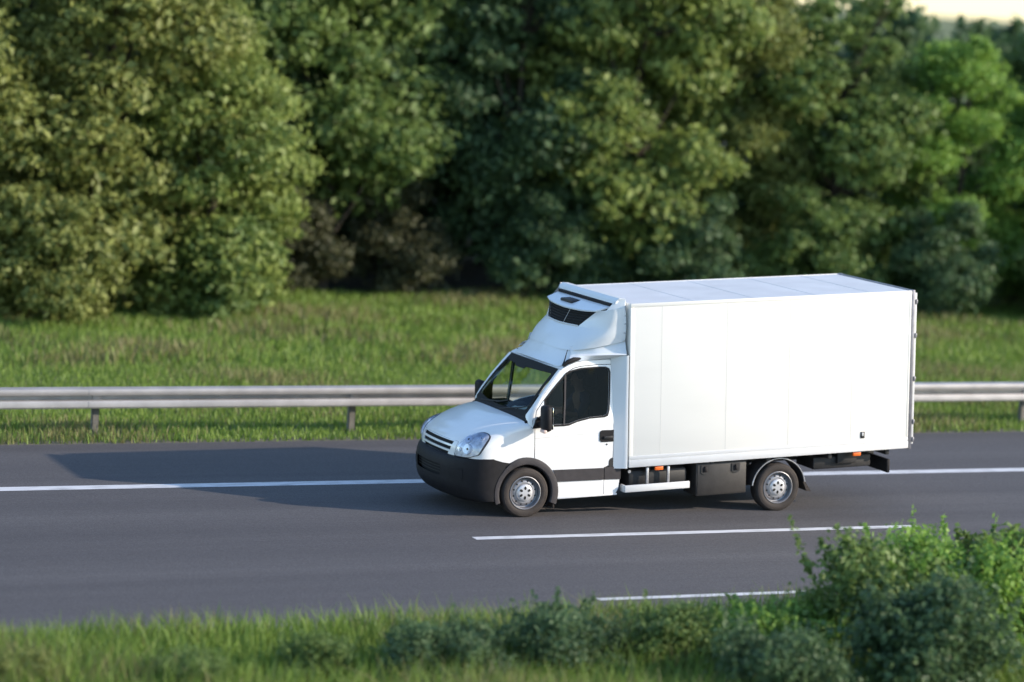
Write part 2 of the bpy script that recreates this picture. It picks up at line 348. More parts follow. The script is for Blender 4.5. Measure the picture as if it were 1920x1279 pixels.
    for k in range(n+1):
        ad = -22+k*219/n; a = R(ad); kk = 1 if ad < 100 else max(.25, 1-(ad-100)/50)
        for r_, o_ in prof:
            rr_ = r_ if r_ < .38 else .38+(r_-.38)*(.45+.55*kk); x = rr_*math.cos(a); z = TR+rr_*math.sin(a); yb = .97+(.006 if kk < 1 else 0); o_ = o_ if o_ < 0 else .010+(o_-.010)*kk if kk < 1 else o_
            vs.append((x, s*(yb+o_), z))
    m_ = len(prof); wa.add(vs, [(k*m_+i, k*m_+i+1, (k+1)*m_+i+1, (k+1)*m_+i) for k in range(n) for i in range(m_-1)])
    arch = B(wa, 'wheel_arch', GREYP)
    wl = MBld(); wl.lathe([(.374, -.02), (.374, .36)], (0, s*.95, TR), 24, -s, a0=R(-30), a1=R(205)); B(wl, 'arch_liner', HOLE, arch)
    B(MBld().box((.40, s*.74, .10), (.425, s*.97, .40), .008), 'mud_flap', RUB)
# windscreen
def ws(u, v, off=0.):      # u -1..1 across, v 0..1 up
    q = u*u; a = Vector((-.012+.064*q, .85*u, 1.312+.033*q)); b = Vector((.50+.04*q, .79*u, 1.935-.018*q)); p = a.lerp(b, v)
    p += Vector((-.6, 0, .5))*(.028*math.sin(math.pi*v)+off); return p
hole = rounded([(-.93, .10), (-.5, .075), (0, .07), (.5, .075), (.93, .10), (.925, .86), (.45, .84), (.40, .80), (.0, .80), (-.0, .84), (-.925, .88)], .03, 2)
wsg = B(MBld().grid(lambda u, v: ws(u, v), lin(-1, 1, 20), lin(0, 1, 12)), 'windscreen', WGLASS)
B(panel(MBld(), [(-1, 0), (1, 0), (1, 1), (-1, 1)], [hole], lambda u, v: ws(u, v, .004), .09), 'windscreen_border', HOLE, wsg, thick=.006, outward=(-1, 0, 1))
cw = MBld().grid(lambda u, v: Vector(hood(u*.94, 6)).lerp(ws(u*(1 if abs(u) < .85 else 1), .03), v)+Vector((-.0, 0, .004)), lin(-.99, .99, 24), lin(0, 1, 2)); cowl = B(cw, 'cowl', BLACKP)
for (y0, y1) in ((-.10, -.66), (.55, -.05)):
    mb = MBld(); a = ws(y0/.8, .0, .012); b = ws(y1/.8, .13, .012); mb.tube([a, a.lerp(b, .5), b], [.010, .009, .006], 6); mb.tube([ws((y1+.12)/.8, .09, .012), ws((y1-.16)/.8, .19, .012)], .008, 6); B(mb, 'wiper', DARK)
# roof skin, back wall, floor, dash
sidetop = [(.56, 1.925), (.64, 1.965), (.76, 2.005), (.90, 2.02), (1.33, 2.02)]
rf = MBld(); xs = lin(.50, 1.33, 12)
def ztop(x): 
    for (a, b), (c, d_) in zip(sidetop, sidetop[1:]):
        if x <= c: return b+(d_-b)*max(0, (x-a)/(c-a))
    return 2.02
def roof(x, u): q = u*u; X = x+(.055*q if x < .51 else .055*q*max(0, 1-(x-.5)/.3)); z = ztop(X); return (X, u*(Ys(z)-.001), z+.012*(1-q))
rf.grid(roof, xs, lin(-1, 1, 16)); B(rf, 'roof', PAINT, thick=.02, outward=(0, 0, 1))
B(MBld().box((1.30, -.93, .50), (1.36, .93, 1.2), .01).box((1.30, -.86, 1.2), (1.358, .86, 2.02), .01), 'back_wall', PAINT)
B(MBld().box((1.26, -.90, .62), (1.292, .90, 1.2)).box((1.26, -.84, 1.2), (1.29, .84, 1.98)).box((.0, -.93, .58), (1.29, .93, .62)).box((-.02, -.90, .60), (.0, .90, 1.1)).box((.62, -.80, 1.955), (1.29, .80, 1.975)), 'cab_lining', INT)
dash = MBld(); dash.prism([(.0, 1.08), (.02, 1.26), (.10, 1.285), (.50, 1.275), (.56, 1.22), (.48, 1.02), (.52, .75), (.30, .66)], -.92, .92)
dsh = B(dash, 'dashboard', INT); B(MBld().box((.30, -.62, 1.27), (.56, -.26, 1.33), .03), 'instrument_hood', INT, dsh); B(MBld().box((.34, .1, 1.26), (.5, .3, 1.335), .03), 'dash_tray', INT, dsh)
sw = MBld(); cW = Vector((.62, -.45, 1.24)); ax = Vector((.62, 0, .78)).normalized(); e1 = Vector((0, 1, 0)); e2 = ax.cross(e1)
ringp = [cW+(e1*math.cos(a)+e2*math.sin(a))*.2 for a in lin(0, 2*math.pi, 28)]
sw.tube(ringp, .014, 8, caps=False)
for a in (0, math.pi, -math.pi/2 if False else math.pi*1.5): sw.tube([cW, cW+(e1*math.cos(a)+e2*math.sin(a))*.195], .012, 6)
sw.tube([cW+ax*.02, cW-ax*.03], .06, 14); sw.tube([cW-ax*.03, cW-ax*.25], .03, 8); B(sw, 'steering_wheel', BLACKP)
for yc, wd in ((-.45, .5), (.38, .92)):
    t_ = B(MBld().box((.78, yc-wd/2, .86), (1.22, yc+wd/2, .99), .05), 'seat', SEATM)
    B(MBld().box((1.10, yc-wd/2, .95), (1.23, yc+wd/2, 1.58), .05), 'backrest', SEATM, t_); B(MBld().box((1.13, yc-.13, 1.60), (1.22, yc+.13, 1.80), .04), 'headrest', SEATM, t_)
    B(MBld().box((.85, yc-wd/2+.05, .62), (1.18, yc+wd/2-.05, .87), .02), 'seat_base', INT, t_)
# mirrors
for s in (-1, 1):
    mr = MBld(); mr.box((.16, s*1.04, 1.16), (.285, s*1.24, 1.51), .055)
    mm = B(mr, 'mirror', BLACKP, smooth=60)
    B(MBld().box((.283, s*1.06, 1.27), (.291, s*1.22, 1.48), .004).box((.283, s*1.06, 1.19), (.291, s*1.22, 1.255), .004), 'mirror_glass', MIRG, mm)
    B(MBld().box((.145, s*1.10, 1.15), (.20, s*1.236, 1.195), .018), 'turn_lamp', mat('clear_lamp', (.7, .5, .42), .3), mm)
    B(MBld().prism([(.10, 1.18), (.30, 1.19), (.28, 1.30), (.17, 1.33)], s*.955, s*.985).tube([(.2, s*.97, 1.24), (.21, s*1.07, 1.25)], .035, 8).tube([(.2, s*.96, 1.30), (.21, s*1.07, 1.36)], .025, 8), 'mirror_arm', BLACKP, mm)
# roof rail and antenna
for s in (-1,):
    B(MBld().tube([(.585, s*.835, 1.965), (.65, s*.835, 2.01), (.74, s*.835, 2.04), (.84, s*.835, 2.045)], [.018, .032, .034, .02], 8), 'roof_rail', BLACKP)
B(MBld().tube([(.60, -.80, 1.965), (.62, -.80, 2.02), (.66, -.81, 2.17)], [.016, .009, .005], 6), 'antenna', BLACKP)
# --- side deflectors
for s in (-1, 1):
    zs = lin(.575, 2.06, 10)
    g = MBld().grid(lambda z, k: [(1.268, s*(Ys(z)+.006), z), (1.40, s*(1.03), z+.02 if z > 2 else z), (1.43, s*1.045, z+.03 if z > 2 else z), (1.443, s*1.045, z+.03 if z > 2 else z), (1.443, s*1.03, z+.03 if z > 2 else z)][k], zs, range(5))
    df = B(g, 'side_deflector', FAIR)
    L1 = [(.66, .845, 2.0), (.80, .855, 2.02), (1.0, .855, 2.026), (1.268, .853, 2.03)]
    L2 = [(.70, .79, 2.06), (.84, .83, 2.085), (1.05, .93, 2.095), (1.41, 1.04, 2.10)]
    L3 = [(.74, .73, 2.07), (.84, .76, 2.10), (1.06, .88, 2.11), (1.43, 1.0, 2.12)]
    L4 = [(.76, .68, 2.20), (.84, .72, 2.20), (1.06, .84, 2.24), (1.43, .94, 2.30)]
    def row(Lr, u):
        k = min(int(u), 2); f = u-k; a = Lr[k]; b = Lr[k+1]; return Vector((a[0]+(b[0]-a[0])*f, s*(a[1]+(b[1]-a[1])*f), a[2]+(b[2]-a[2])*f))
    rows = [L1, L2, L3, L4]; g = MBld().grid(lambda u, k: row(rows[k], u), lin(0, 3, 12), range(4)); g.add([(1.268, s*.853, 2.03), (1.41, s*1.04, 2.10), (1.41, s*1.035, 2.06), (1.268, s*.855, 1.95)], [(0, 1, 2, 3)])
    B(g, 'roof_plinth', FAIR, smooth=50)
# --- fairing with cooling unit
def catrow(P, u):
    r_ = cat(P, u); return r_
r0 = [(1.42, .965, 2.27), (1.08, .885, 2.20), (.82, .76, 2.155), (.71, .56, 2.14), (.68, .3, 2.145), (.67, 0, 2.15)]
r1 = [(1.425, .98, 2.38), (1.13, .915, 2.32), (.89, .75, 2.29), (.80, .53, 2.28), (.77, .28, 2.28), (.76, 0, 2.28)]
r2_ = [(1.425, .985, 2.5), (1.18, .92, 2.45), (1.02, .72, 2.43), (.945, .50, 2.43), (.915, .27, 2.425), (.905, 0, 2.42)]
r3 = [(1.42, .985, 2.61), (1.24, .945, 2.57), (1.12, .83, 2.56), (1.03, .65, 2.555)]
r4 = [(1.40, .98, 2.72), (1.28, .955, 2.70), (1.18, .89, 2.68), (1.09, .80, 2.665)]
def rowat(P, u, um):
    return cat([tuple(p)+(0,) for p in P], u*(len(P)-1)/um)[:3]
for_full = [r0, r1, r2_]
def fsurf(v, u):            # v 0..2 rows, u -5..5
    a = cat([cat([tuple(p)+(0,) for p in P], 5-min(abs(u), 5))[:3]+[0] if False else cat([tuple(p)+(0,) for p in P], 5-(5-abs(5-abs(u))) if False else (5-abs(abs(u)-0)) if False else 5-abs(u))[:3]+[0] for P in for_full], v)
    return (a[0], a[1]*(1 if u >= 0 else -1), a[2])
fa = MBld()
vs_ = lin(0, 2, 8); us_ = lin(-5, 5, 60)
fa.grid(lambda v, u: fsurf(v, u), vs_, us_)
for s in (-1, 1):
    side3 = [[tuple(p)+(0,) for p in P] for P in (r2_[:4], r3, r4)]
    fa.grid(lambda v, u: (lambda a: (a[0], a[1]*s, a[2]))(cat([cat(P, u) for P in side3], v)), lin(0, 2, 8), lin(0, 3, 18))
    fa.add([(1.40, s*.98, 2.72), (1.28, s*.955, 2.70), (1.27, s*.90, 2.775), (1.33, s*.95, 2.835), (1.42, s*.96, 2.83)], [(0, 1, 2, 3, 4)])
    fa.add([(1.28, s*.955, 2.70), (1.18, s*.89, 2.68), (1.27, s*.90, 2.775)], [(0, 1, 2)])
    fa.add([(1.42, s*.965, 2.27), (1.425, s*.98, 2.38), (1.425, s*.985, 2.5), (1.42, s*.985, 2.61), (1.40, s*.98, 2.72), (1.42, s*.96, 2.83), (1.43, s*.90, 2.83), (1.43, s*.90, 2.25)], [tuple(range(8))])
fairing = B(fa, 'roof_fairing', FAIR, smooth=50)
sk0 = [(.66, .775, 1.99), (.60, .76, 1.965), (.555, .70, 1.948), (.53, .4, 1.957), (.515, 0, 1.962)]; sk1 = [(.84, .72, 2.16), (.77, .66, 2.15), (.725, .56, 2.145), (.69, .3, 2.15), (.68, 0, 2.155)]
sk = MBld().grid(lambda v, u: (lambda p, q: (p[0]+(q[0]-p[0])*v-.015*math.sin(math.pi*v)*0, (p[1]+(q[1]-p[1])*v)*(1 if u >= 0 else -1), p[2]+(q[2]-p[2])*v-.02*math.sin(math.pi*v)))(cat([p+(0,) for p in sk0], 4-abs(u)), cat([p+(0,) for p in sk1], 4-abs(u))), lin(0, 1, 6), lin(-4, 4, 40))
B(sk, 'fairing_skirt', FAIR, fairing, thick=.012, outward=(-1, 0, 1))
gb = [(.945, .50, 2.435), (.93, .35, 2.43), (.912, .18, 2.427), (.905, 0, 2.425)]; gt = [(1.09, .80, 2.665), (1.03, .58, 2.65), (.995, .3, 2.64), (.985, 0, 2.635)]
def gr(v, u, off=0.):
    p = cat([x+(0,) for x in gb], 3-abs(u)); q = cat([x+(0,) for x in gt], 3-abs(u)); k = 1 if u >= 0 else -1
    return (p[0]+(q[0]-p[0])*v-off, (p[1]+(q[1]-p[1])*v)*k, p[2]+(q[2]-p[2])*v+off*.3)
cg = B(MBld().grid(lambda v, u: gr(v, u, -.04), lin(0, 1, 4), lin(-3, 3, 30)), 'cooling_grille', HOLE, fairing)
g = MBld()
for v in (.16, .32, .48, .64, .80): g.grid(lambda k, u: gr(v+k, u, .0 if k > 0 else -.012), [-.03, .02], lin(-2.9, 2.9, 30))
B(g, 'grille_slat', DARK, fairing, thick=.004, outward=(-1, 0, 0))
g = MBld(); g.tube([gr(0, u, .008) for u in lin(-3, 3, 30)], .012, 6); g.tube([gr(v, -.6, .006) for v in (0, .5, 1)], .003, 5)
B(g, 'grille_trim', GREYW, fairing)
pl = MBld().grid(lambda v, u: (lambda p: ((p[0]-.025)+(1.275-p[0]+.025)*v, p[1]*(1 if u >= 0 else -1)*(1+.08*v), p[2]+.005+(2.725-p[2])*v))(cat([x+(0,) for x in gt], 3-abs(u))), lin(0, 1, 6), lin(-3, 3, 30))
B(pl, 'unit_lid', FAIR, fairing, thick=.018, outward=(0, 0, 1))
B(MBld().box((1.25, -.84, 2.60), (1.30, .84, 2.758)), 'air_slot', HOLE, fairing)
B(MBld().box((1.06, -.02, 2.665), (1.22, .36, 2.712), .02), 'air_scoop', DARK, fairing)
sp = MBld().prism([(1.285, 2.765), (1.30, 2.80), (1.345, 2.838), (1.43, 2.832), (1.43, 2.76)], -.93, .93); B(sp, 'spoiler', FAIR, fairing, smooth=30)
# --- cargo box
X0, X1, HW, Z0, Z1 = 1.465, 5.715, 1.045, .585, 2.772
box = B(MBld().box((X0, -HW, Z0+.02), (X1, HW, Z1-.004), .006), 'cargo_box', GRP)
B(MBld().box((X0+.03, -HW+.03, Z1-.008), (X1-.02, HW-.03, Z1-.0015)), 'box_roof', ROOFM, box)
for x in (2.4, 3.3, 4.25, 5.1): B(MBld().box((x-.004, -HW+.04, Z1-.002), (x+.004, HW-.04, Z1+.0015)), 'roof_seam', GREYW, box)
for s in (-1, 1):
    e = .006
    B(MBld().box((X0-.004, s*(HW-.03), Z1-.045), (X1+.004, s*(HW+e), Z1+.004), .004), 'top_rail', GRP, box)
    B(MBld().box((X0-.004, s*(HW-.03), Z0), (X1+.004, s*(HW+.012), Z0+.098), .005), 'bottom_rail', GREYW, box)
    B(MBld().box((X0-.002, s*(HW-.02), Z0+.104), (X1+.002, s*(HW+.006), Z0+.150), .003), 'lower_strip', GREYW, box)
    B(MBld().box((X0-.006, s*(HW-.03), Z0+.152), (X0+.05, s*(HW+.004), Z1-.047), .004), 'corner_trim', GRP, box)
    B(MBld().box((X1-.03, s*(HW-.03), Z0+.152), (X1+.002, s*(HW+.004), Z1-.047), .004), 'corner_trim', GRP, box)
    for x in (1.92, 2.89, 3.84, 4.81): B(MBld().box((x-.003, s*(HW-.002), Z0+.153), (x+.003, s*(HW+.0012), Z1-.046)), 'panel_seam', SEAM, box)
    B(MBld().box((4.965, s*HW, .765), (5.03, s*(HW+.008), .855), .003), 'marker_plate', DARK, box); B(MBld().box((4.985, s*(HW+.008), .80), (5.01, s*(HW+.014), .845), .003), 'marker_window', GREYW, box)
    for x in (1.92, 4.93): B(MBld().box((x-.06, s*(HW-.05), .52), (x+.06, s*(HW-.012), .572), .008), 'marker_lamp', ORANGE)
# rear frame and doors
B(MBld().box((X1+.004, -HW-.005, Z0-.02), (X1+.055, -HW+.07, Z1+.01), .006).box((X1+.004, HW-.07, Z0-.02), (X1+.055, HW+.005, Z1+.01), .006).box((X1+.004, -HW+.07, Z1-.07), (X1+.05, HW-.07, Z1+.008), .006).box((X1+.004, -HW+.07, Z0-.02), (X1+.05, HW-.07, Z0+.06), .006), 'rear_frame', DALU, box)
for s in (-1, 1):
    dd = B(MBld().box((X1+.052, s*.005, Z0+.05), (X1+.095, s*(HW-.01), Z1-.03), .008), 'rear_door', GREYW)
    B(MBld().tube([(X1+.115, s*.12, Z0+.02), (X1+.115, s*.12, Z1-.01)], .014, 8).box((X1+.10, s*.09, 1.2), (X1+.13, s*.35, 1.24), .01), 'lock_rod', ALU, dd)
    for z in (.70, .95, 1.55, 2.15, 2.62): B(MBld().box((X1+.055, s*(HW-.10), z-.03), (X1+.104, s*(HW+.002), z+.03), .008).tube([(X1+.075, s*(HW+.004), z-.035), (X1+.075, s*(HW+.004), z+.035)], .009, 8), 'hinge', DALU, dd)
# --- chassis
ch = MBld()
for s in (-1, 1): ch.box((1.3, s*.34, .40), (5.55, s*.42, .57), .01)
for x in (1.6, 2.6, 3.3, 4.4, 5.3): ch.box((x, -.40, .42), (x+.08, .40, .55), .01)
for x in (1.75, 2.7, 3.55, 4.5, 5.4): ch.box((x, -.99, .50), (x+.06, .99, .575), .008)
frame = B(ch, 'chassis_frame', DARK)
B(MBld().box((-.3, -.32, .22), (.9, .32, .60), .05).box((.9, -.22, .30), (1.5, .22, .52), .05), 'engine', DARK, frame)
B(MBld().tube([(1.5, 0, .33), (3.7, 0, .20)], .05, 10), 'drive_shaft', DARK, frame)
B(MBld().tube([(1.2, -.3, .27), (2.2, -.35, .24), (2.5, -.35, .24)], .045, 10).tube([(2.45, -.35, .24), (3.1, -.35, .24)], .10, 12), 'exhaust', DARK, frame)
B(MBld().box((1.52, -.92, .28), (2.40, -.48, .52), .06), 'fuel_tank', DARK, frame)
B(MBld().box((1.6, .48, .20), (2.6, .95, .52), .05), 'fuel_tank', DARK, frame)
B(MBld().box((4.35, -.85, .33), (5.25, -.35, .50), .02).box((4.7, -.9, .40), (5.0, -.4, .56), .01), 'rear_bracket', DARK, frame)
B(MBld().tube([(1.50, -.965, .52), (1.50, -.995, .52)], .022, 10), 'cap', ALU, frame)
for s in (-1, 1):
    bar = B(MBld().box((1.41, s*1.015, .25), (2.37, s*1.05, .345), .012).box((1.40, s*.90, .25), (1.44, s*1.03, .345), .012), 'side_guard', GREYW)
    for x in (1.76, 2.07): B(MBld().box((x-.018, s*.975, .33), (x+.018, s*1.005, .56), .004), 'guard_bracket', ALU, bar)
    # locker
    lk = B(MBld().box((2.49, s*.60, .115), (3.25, s*.985, .560), .015), 'storage_locker', LOCK)
    B(MBld().box((2.51, s*.985, .135), (3.23, s*.992, .545), .003), 'locker_lid', LOCK, lk)
    for x in (2.62, 3.08):
        pr = [(x-.06, .535), (x+.06, .535), (x+.06, .43), (x+.02, .405), (x-.02, .405), (x-.06, .43)]
        h = B(MBld().prism(pr, s*.990, s*1.002), 'latch', DARK, lk, smooth=30); B(MBld().box((x-.03, s*1.0, .44), (x+.03, s*1.012, .50), .006).box((x-.012, s*1.0, .45), (x+.012, s*1.02, .52), .004), 'latch_handle', BLACKP, lk)
    # rear mudguard, flap
    cW2 = (3.745, s*.70, .15); mg = MBld(); nn = 26; pr = [(.395, .0), (.395, .285), (.412, .285), (.412, .0)]
    mg.lathe(pr, cW2, nn, -s if s > 0 else 1, a0=R(12), a1=R(168)) if False else None
    v = []
    for k in range(nn+1):
        a = R(8+k*164/nn)
        for r_, o_ in pr: v.append((3.745+r_*math.cos(a), s*(.70+o_), .15+r_*math.sin(a)*1.0))
    mg.add(v, [(k*4+i, k*4+(i+1) % 4, (k+1)*4+(i+1) % 4, (k+1)*4+i) for k in range(nn) for i in range(4)]); mgo = B(mg, 'mudguard', GREYP)
    B(MBld().tube([(3.745+.405*math.cos(R(8+k*164/nn)), s*.990, .15+.405*math.sin(R(8+k*164/nn))) for k in range(nn+1)], .0095, 6), 'mudguard_rim', ALU, mgo)
    B(MBld().prism([(4.13, .21), (4.16, .21), (4.26, .06), (4.19, .07)], s*.72, s*.97), 'mud_flap', RUB)
# underrun bar
B(MBld().box((5.44, -.97, .24), (5.49, .97, .43), .012).box((5.30, -.45, .38), (5.45, -.38, .55)).box((5.30, .38, .38), (5.45, .45, .55)), 'underrun_bar', BLACKP)
# --- wheels
for x in (0, 3.7413):
    for s in (-1, 1):
        c = (x, s*.885, TR)
        tp = [(.205, -.09), (.235, -.10), (.28, -.108), (.312, -.10), (.326, -.085), (.331, -.06)]
        grv = []
        for y in (-.045, -.015, .015, .045): grv += [(.3325, y-.010), (.3235, y-.007), (.3235, y+.007), (.3325, y+.010)]
        tp = tp+grv+[(.331, .06), (.326, .085), (.312, .10), (.30, .1045), (.298, .1025), (.28, .108), (.25, .106), (.235, .10), (.2215, .094), (.205, .09)]
        rim = [(.06, .02), (.115, .02), (.118, .070), (.135, .072), (.155, .066), (.172, .052), (.186, .030), (.196, .035), (.203, .07), (.207, .098), (.214, .1055), (.2205, .103), (.2225, .094), (.20, -.09)]
        whb = MBld().lathe(rim, c, 56, s*1.0); cap = MBld().lathe([(0, .098), (.05, .098), (.085, .096), (.104, .090), (.114, .080), (.117, .068)], c, 40, s*1.0)
        for k in range(6):
            a = R(90+60*k); e = Vector((math.cos(a), 0, math.sin(a))); tt = Vector((-math.sin(a), 0, math.cos(a))); cc = Vector(c)+e*.064+Vector((0, s*.0990, 0))
            cap.add([cc+e*.024*math.cos(b)+tt*.0165*math.sin(b) for b in lin(0, 2*math.pi, 16)[:-1]], [tuple(range(16))], 1)
        for k in range(12):
            a = R(15+30*k); e = Vector((math.cos(a), 0, math.sin(a))); tt = Vector((-math.sin(a), 0, math.cos(a))); cc = Vector(c)+e*.158+Vector((0, s*.0690, 0))
            whb.add([cc+e*.012*math.cos(b)+Vector((0, -s*.006*math.cos(b), 0))+tt*.0115*math.sin(b) for b in lin(0, 2*math.pi, 12)[:-1]], [tuple(range(12))], 1)
        wh = W(whb, 'wheel', [STEEL, HOLE], smooth=30)
        W(MBld().lathe(tp, c, 64, s*1.0), 'tyre', RUB, wh, smooth=40)
        W(cap, 'hub_cap', [CAPM, HOLE], wh, smooth=40)
W(MBld().tube([(0, -.8, TR), (0, .8, TR)], .05, 10), 'front_axle', DARK); W(MBld().tube([(3.74, -.8, TR), (3.74, .8, TR)], .06, 10).box((3.6, -.15, .2), (3.88, .15, .47), .05), 'rear_axle', DARK)

# ------------------------------------------------------------------ driver and paper
def skinned(name, chains, m, parent=None, sub=2):
    "chains: list of (list of (x,y,z,r), attach index or None, back index) grown into one skin"
    vs = []; ed = []; rad = []
    for pts, at in chains:
        prev = at
        for (x, y, z, r) in pts:
            vs.append(LOCALB @ Vector((x, y, z)) if parent is None else LOCALB @ Vector((x, y, z))); rad.append(r); k = len(vs)-1
            if prev is not None: ed.append((prev, k))
            prev = k
    me = bpy.data.meshes.new(name); me.from_pydata(vs, ed, []); o = bpy.data.objects.new(name, me); C.objects.link(o)
    sk_ = o.modifiers.new('skin', 'SKIN'); sk_.use_smooth_shade = True
    for i, r in enumerate(rad): me.skin_vertices[0].data[i].radius = (r, r) if not isinstance(r, tuple) else r
    me.skin_vertices[0].data[0].use_root = True
    ss = o.modifiers.new('sub', 'SUBSURF'); ss.levels = sub; ss.render_levels = sub; me.materials.append(m)
    if parent: o.parent = parent
    return o
def mkbody():
    cy = -.45; ch_ = []
    ch_.append(([(1.04, cy, 1.07, .12), (1.06, cy, 1.22, .115), (1.05, cy, 1.38, .13), (1.03, cy, 1.50, .085), (1.00, cy, 1.565, .052), (.985, cy, 1.62, .062), (.965, cy, 1.69, .088), (.965, cy, 1.755, .085), (.975, cy, 1.80, .055)], None))
    idx = 9
    ch_.append(([(.872, cy, 1.685, .014)], 6)); idx += 1          # nose
    for s in (-1, 1):
        ch_.append(([(1.03, cy+s*.19, 1.46, .058), (.90, cy+s*.245, 1.27, .044), (.80, cy+s*.235, 1.275, .036), (.69, cy+s*.205, 1.31, .027), (.645, cy+s*.20, 1.325, .030)], 3))
        h = idx+4; idx += 5
        for q in range(4):                                         # four fingers close over the rim
            o_ = (q-1.5)*.018; zt = 1.325+.012-abs(q-1.3)*.003
            ch_.append(([(.605, cy+s*(.20-o_*.3), zt+o_*.8, .0095), (.578, cy+s*(.195-o_*.3), zt-.008+o_*.8, .009), (.575, cy+s*(.185-o_*.3), zt-.032+o_*.8, .008), (.590, cy+s*(.18-o_*.3), zt-.043+o_*.8, .0075)], h)); idx += 4
        ch_.append(([(.635, cy+s*.165, 1.315, .011), (.612, cy+s*.150, 1.30, .009)], h)); idx += 2    # thumb from the side of the palm
        ch_.append(([(.86, cy+s*.12, 1.06, .085), (.62, cy+s*.15, 1.08, .06), (.50, cy+s*.15, .88, .046), (.42, cy+s*.14, .70, .034), (.31, cy+s*.15, .665, .028)], 0)); idx += 5
    return ch_
drv = skinned('person', mkbody(), SKIN); drv.location = ROOT_LOC
tag(drv, 'driver in a dark shirt sitting behind the side window with hands on the steering wheel', 'person')
cy = -.45
shirt = [([(1.045, cy, 1.06, .128), (1.065, cy, 1.22, .125), (1.055, cy, 1.38, .14), (1.035, cy, 1.49, .095), (1.01, cy, 1.545, .06)], None)]
for s in (-1, 1): shirt.append(([(1.03, cy+s*.19, 1.46, .068), (.90, cy+s*.245, 1.27, .054), (.84, cy+s*.24, 1.272, .048)], 3))
skinned('shirt', shirt, SHIRT, drv)
tr = [([(1.045, cy, 1.05, .125), (1.03, cy, 1.00, .12)], None)]
for s in (-1, 1): tr.append(([(.86, cy+s*.12, 1.06, .095), (.62, cy+s*.15, 1.08, .07), (.50, cy+s*.15, .88, .056), (.43, cy+s*.14, .72, .045)], 1))
skinned('trousers', tr, TROUS, drv)
skinned('hair', [([(.99, cy, 1.70, .085), (.985, cy, 1.77, .092), (.95, cy, 1.815, .06)], None)], HAIRM, drv)
fm = MBld()
for s in (-1, 1): fm.tube([(.882, cy+s*.03, 1.705), (.876, cy+s*.03, 1.705)], .011, 10); 
fm.build('eyes', HOLE, drv, LOCALB)
MBld().tube([(.884, cy-.022, 1.645), (.878, cy, 1.643), (.884, cy+.022, 1.645)], .006, 6).build('mouth', mat('lips', (.3, .12, .1), .5), drv, LOCALB)
em = MBld()
for s in (-1, 1): em.tube([(.975, cy+s*.086, 1.68), (.98, cy+s*.098, 1.70), (.985, cy+s*.086, 1.725)], [.010, .014, .010], 8)
em.build('ears', SKIN, drv, LOCALB)
pm = MBld().prism([(.17, .0), (.40, .25), (.53, .10), (.28, -.28)], 1.292, 1.2945, axis=2)
pp = pm.build('paper_sheet', PAPERM, None, MB); tag(pp, 'pale sheet of paper lying on the dashboard behind the windscreen', 'paper')
# ------------------------------------------------------------------ setting
def sheet_obj(name, x0, x1, y0, y1, z, m, label=None, cat_=None, kind='structure'):
    me = bpy.data.meshes.new(name); me.from_pydata([(x0, y0, z), (x1, y0, z), (x1, y1, z), (x0, y1, z)], [], [(0, 1, 2, 3)]); me.materials.append(m)
    o = bpy.data.objects.new(name, me); C.objects.link(o); o['kind'] = kind; return o
GROUNDM = mat('meadow_soil', (.12, .14, .045), .95, nscale=.35, col2=(.085, .115, .032), bump=.5, bscale=9)
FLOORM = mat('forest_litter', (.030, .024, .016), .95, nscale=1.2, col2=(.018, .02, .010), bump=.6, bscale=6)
def asphalt():
    m = mat('asphalt', (.084, .079, .082), .82, nscale=1.0, col2=(.056, .052, .056), bump=.35, bscale=60, stretch=(.025, .9, 1))
    n = m.node_tree.nodes; l = m.node_tree.links; b = n['Principled BSDF']; src = b.inputs['Base Color'].links[0].from_socket
    tc = n.new('ShaderNodeTexCoord'); nz = n.new('ShaderNodeTexNoise'); nz.inputs['Scale'].default_value = 45; nz.inputs['Detail'].default_value = 3; l.new(tc.outputs['Object'], nz.inputs['Vector'])
    mr = n.new('ShaderNodeMapRange'); mr.inputs[1].default_value = .3; mr.inputs[2].default_value = .7; mr.inputs[3].default_value = .66; mr.inputs[4].default_value = 1.3; l.new(nz.outputs[0], mr.inputs[0])
    mx = n.new('ShaderNodeMix'); mx.data_type = 'RGBA'; mx.blend_type = 'MULTIPLY'; mx.inputs[0].default_value = 1; l.new(src, mx.inputs[6]); l.new(mr.outputs[0], mx.inputs[7]); l.new(mx.outputs[2], b.inputs['Base Color'])
    return m
sheet_obj('ground', -900, 900, -300, 1500, 0, GROUNDM)
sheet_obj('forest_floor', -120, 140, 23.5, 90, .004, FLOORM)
RS, RN = -6.85, 5.12
sheet_obj('road', -400, 400, RS, RN, .008, asphalt())
LINEM = mat('road_paint', (.60, .60, .62), .6, nscale=9, col2=(.33, .33, .34), stretch=(.35, 1.2, 1))
LINEM.node_tree.nodes['Color Ramp'].color_ramp.elements[0].position = .22; LINEM.node_tree.nodes['Color Ramp'].color_ramp.elements[1].position = .55
sheet_obj('gravel_strip', -400, 400, 5.05, 5.42, .006, mat('gravel', (.20, .17, .13), .95, nscale=14, col2=(.09, .09, .06), bump=.8, bscale=40))
sheet_obj('gravel_strip', -400, 400, RS-.3, RS+.06, .006, mat('gravel', (.17, .15, .12), .95, nscale=14, col2=(.09, .09, .06), bump=.8, bscale=40))
def line(name, x0, x1, y, wd): return sheet_obj(name, x0, x1, y-wd/2, y+wd/2, .012, LINEM)
line('edge_line', -400, 400, 1.71, .27)
for k in range(-4, 5): line('lane_line', -1.2+18*k, 5.2+18*k, -2.24, .17)
for k in range(-4, 5): line('lane_line', -1.1+18*k, 4.2+18*k, -5.80, .13)
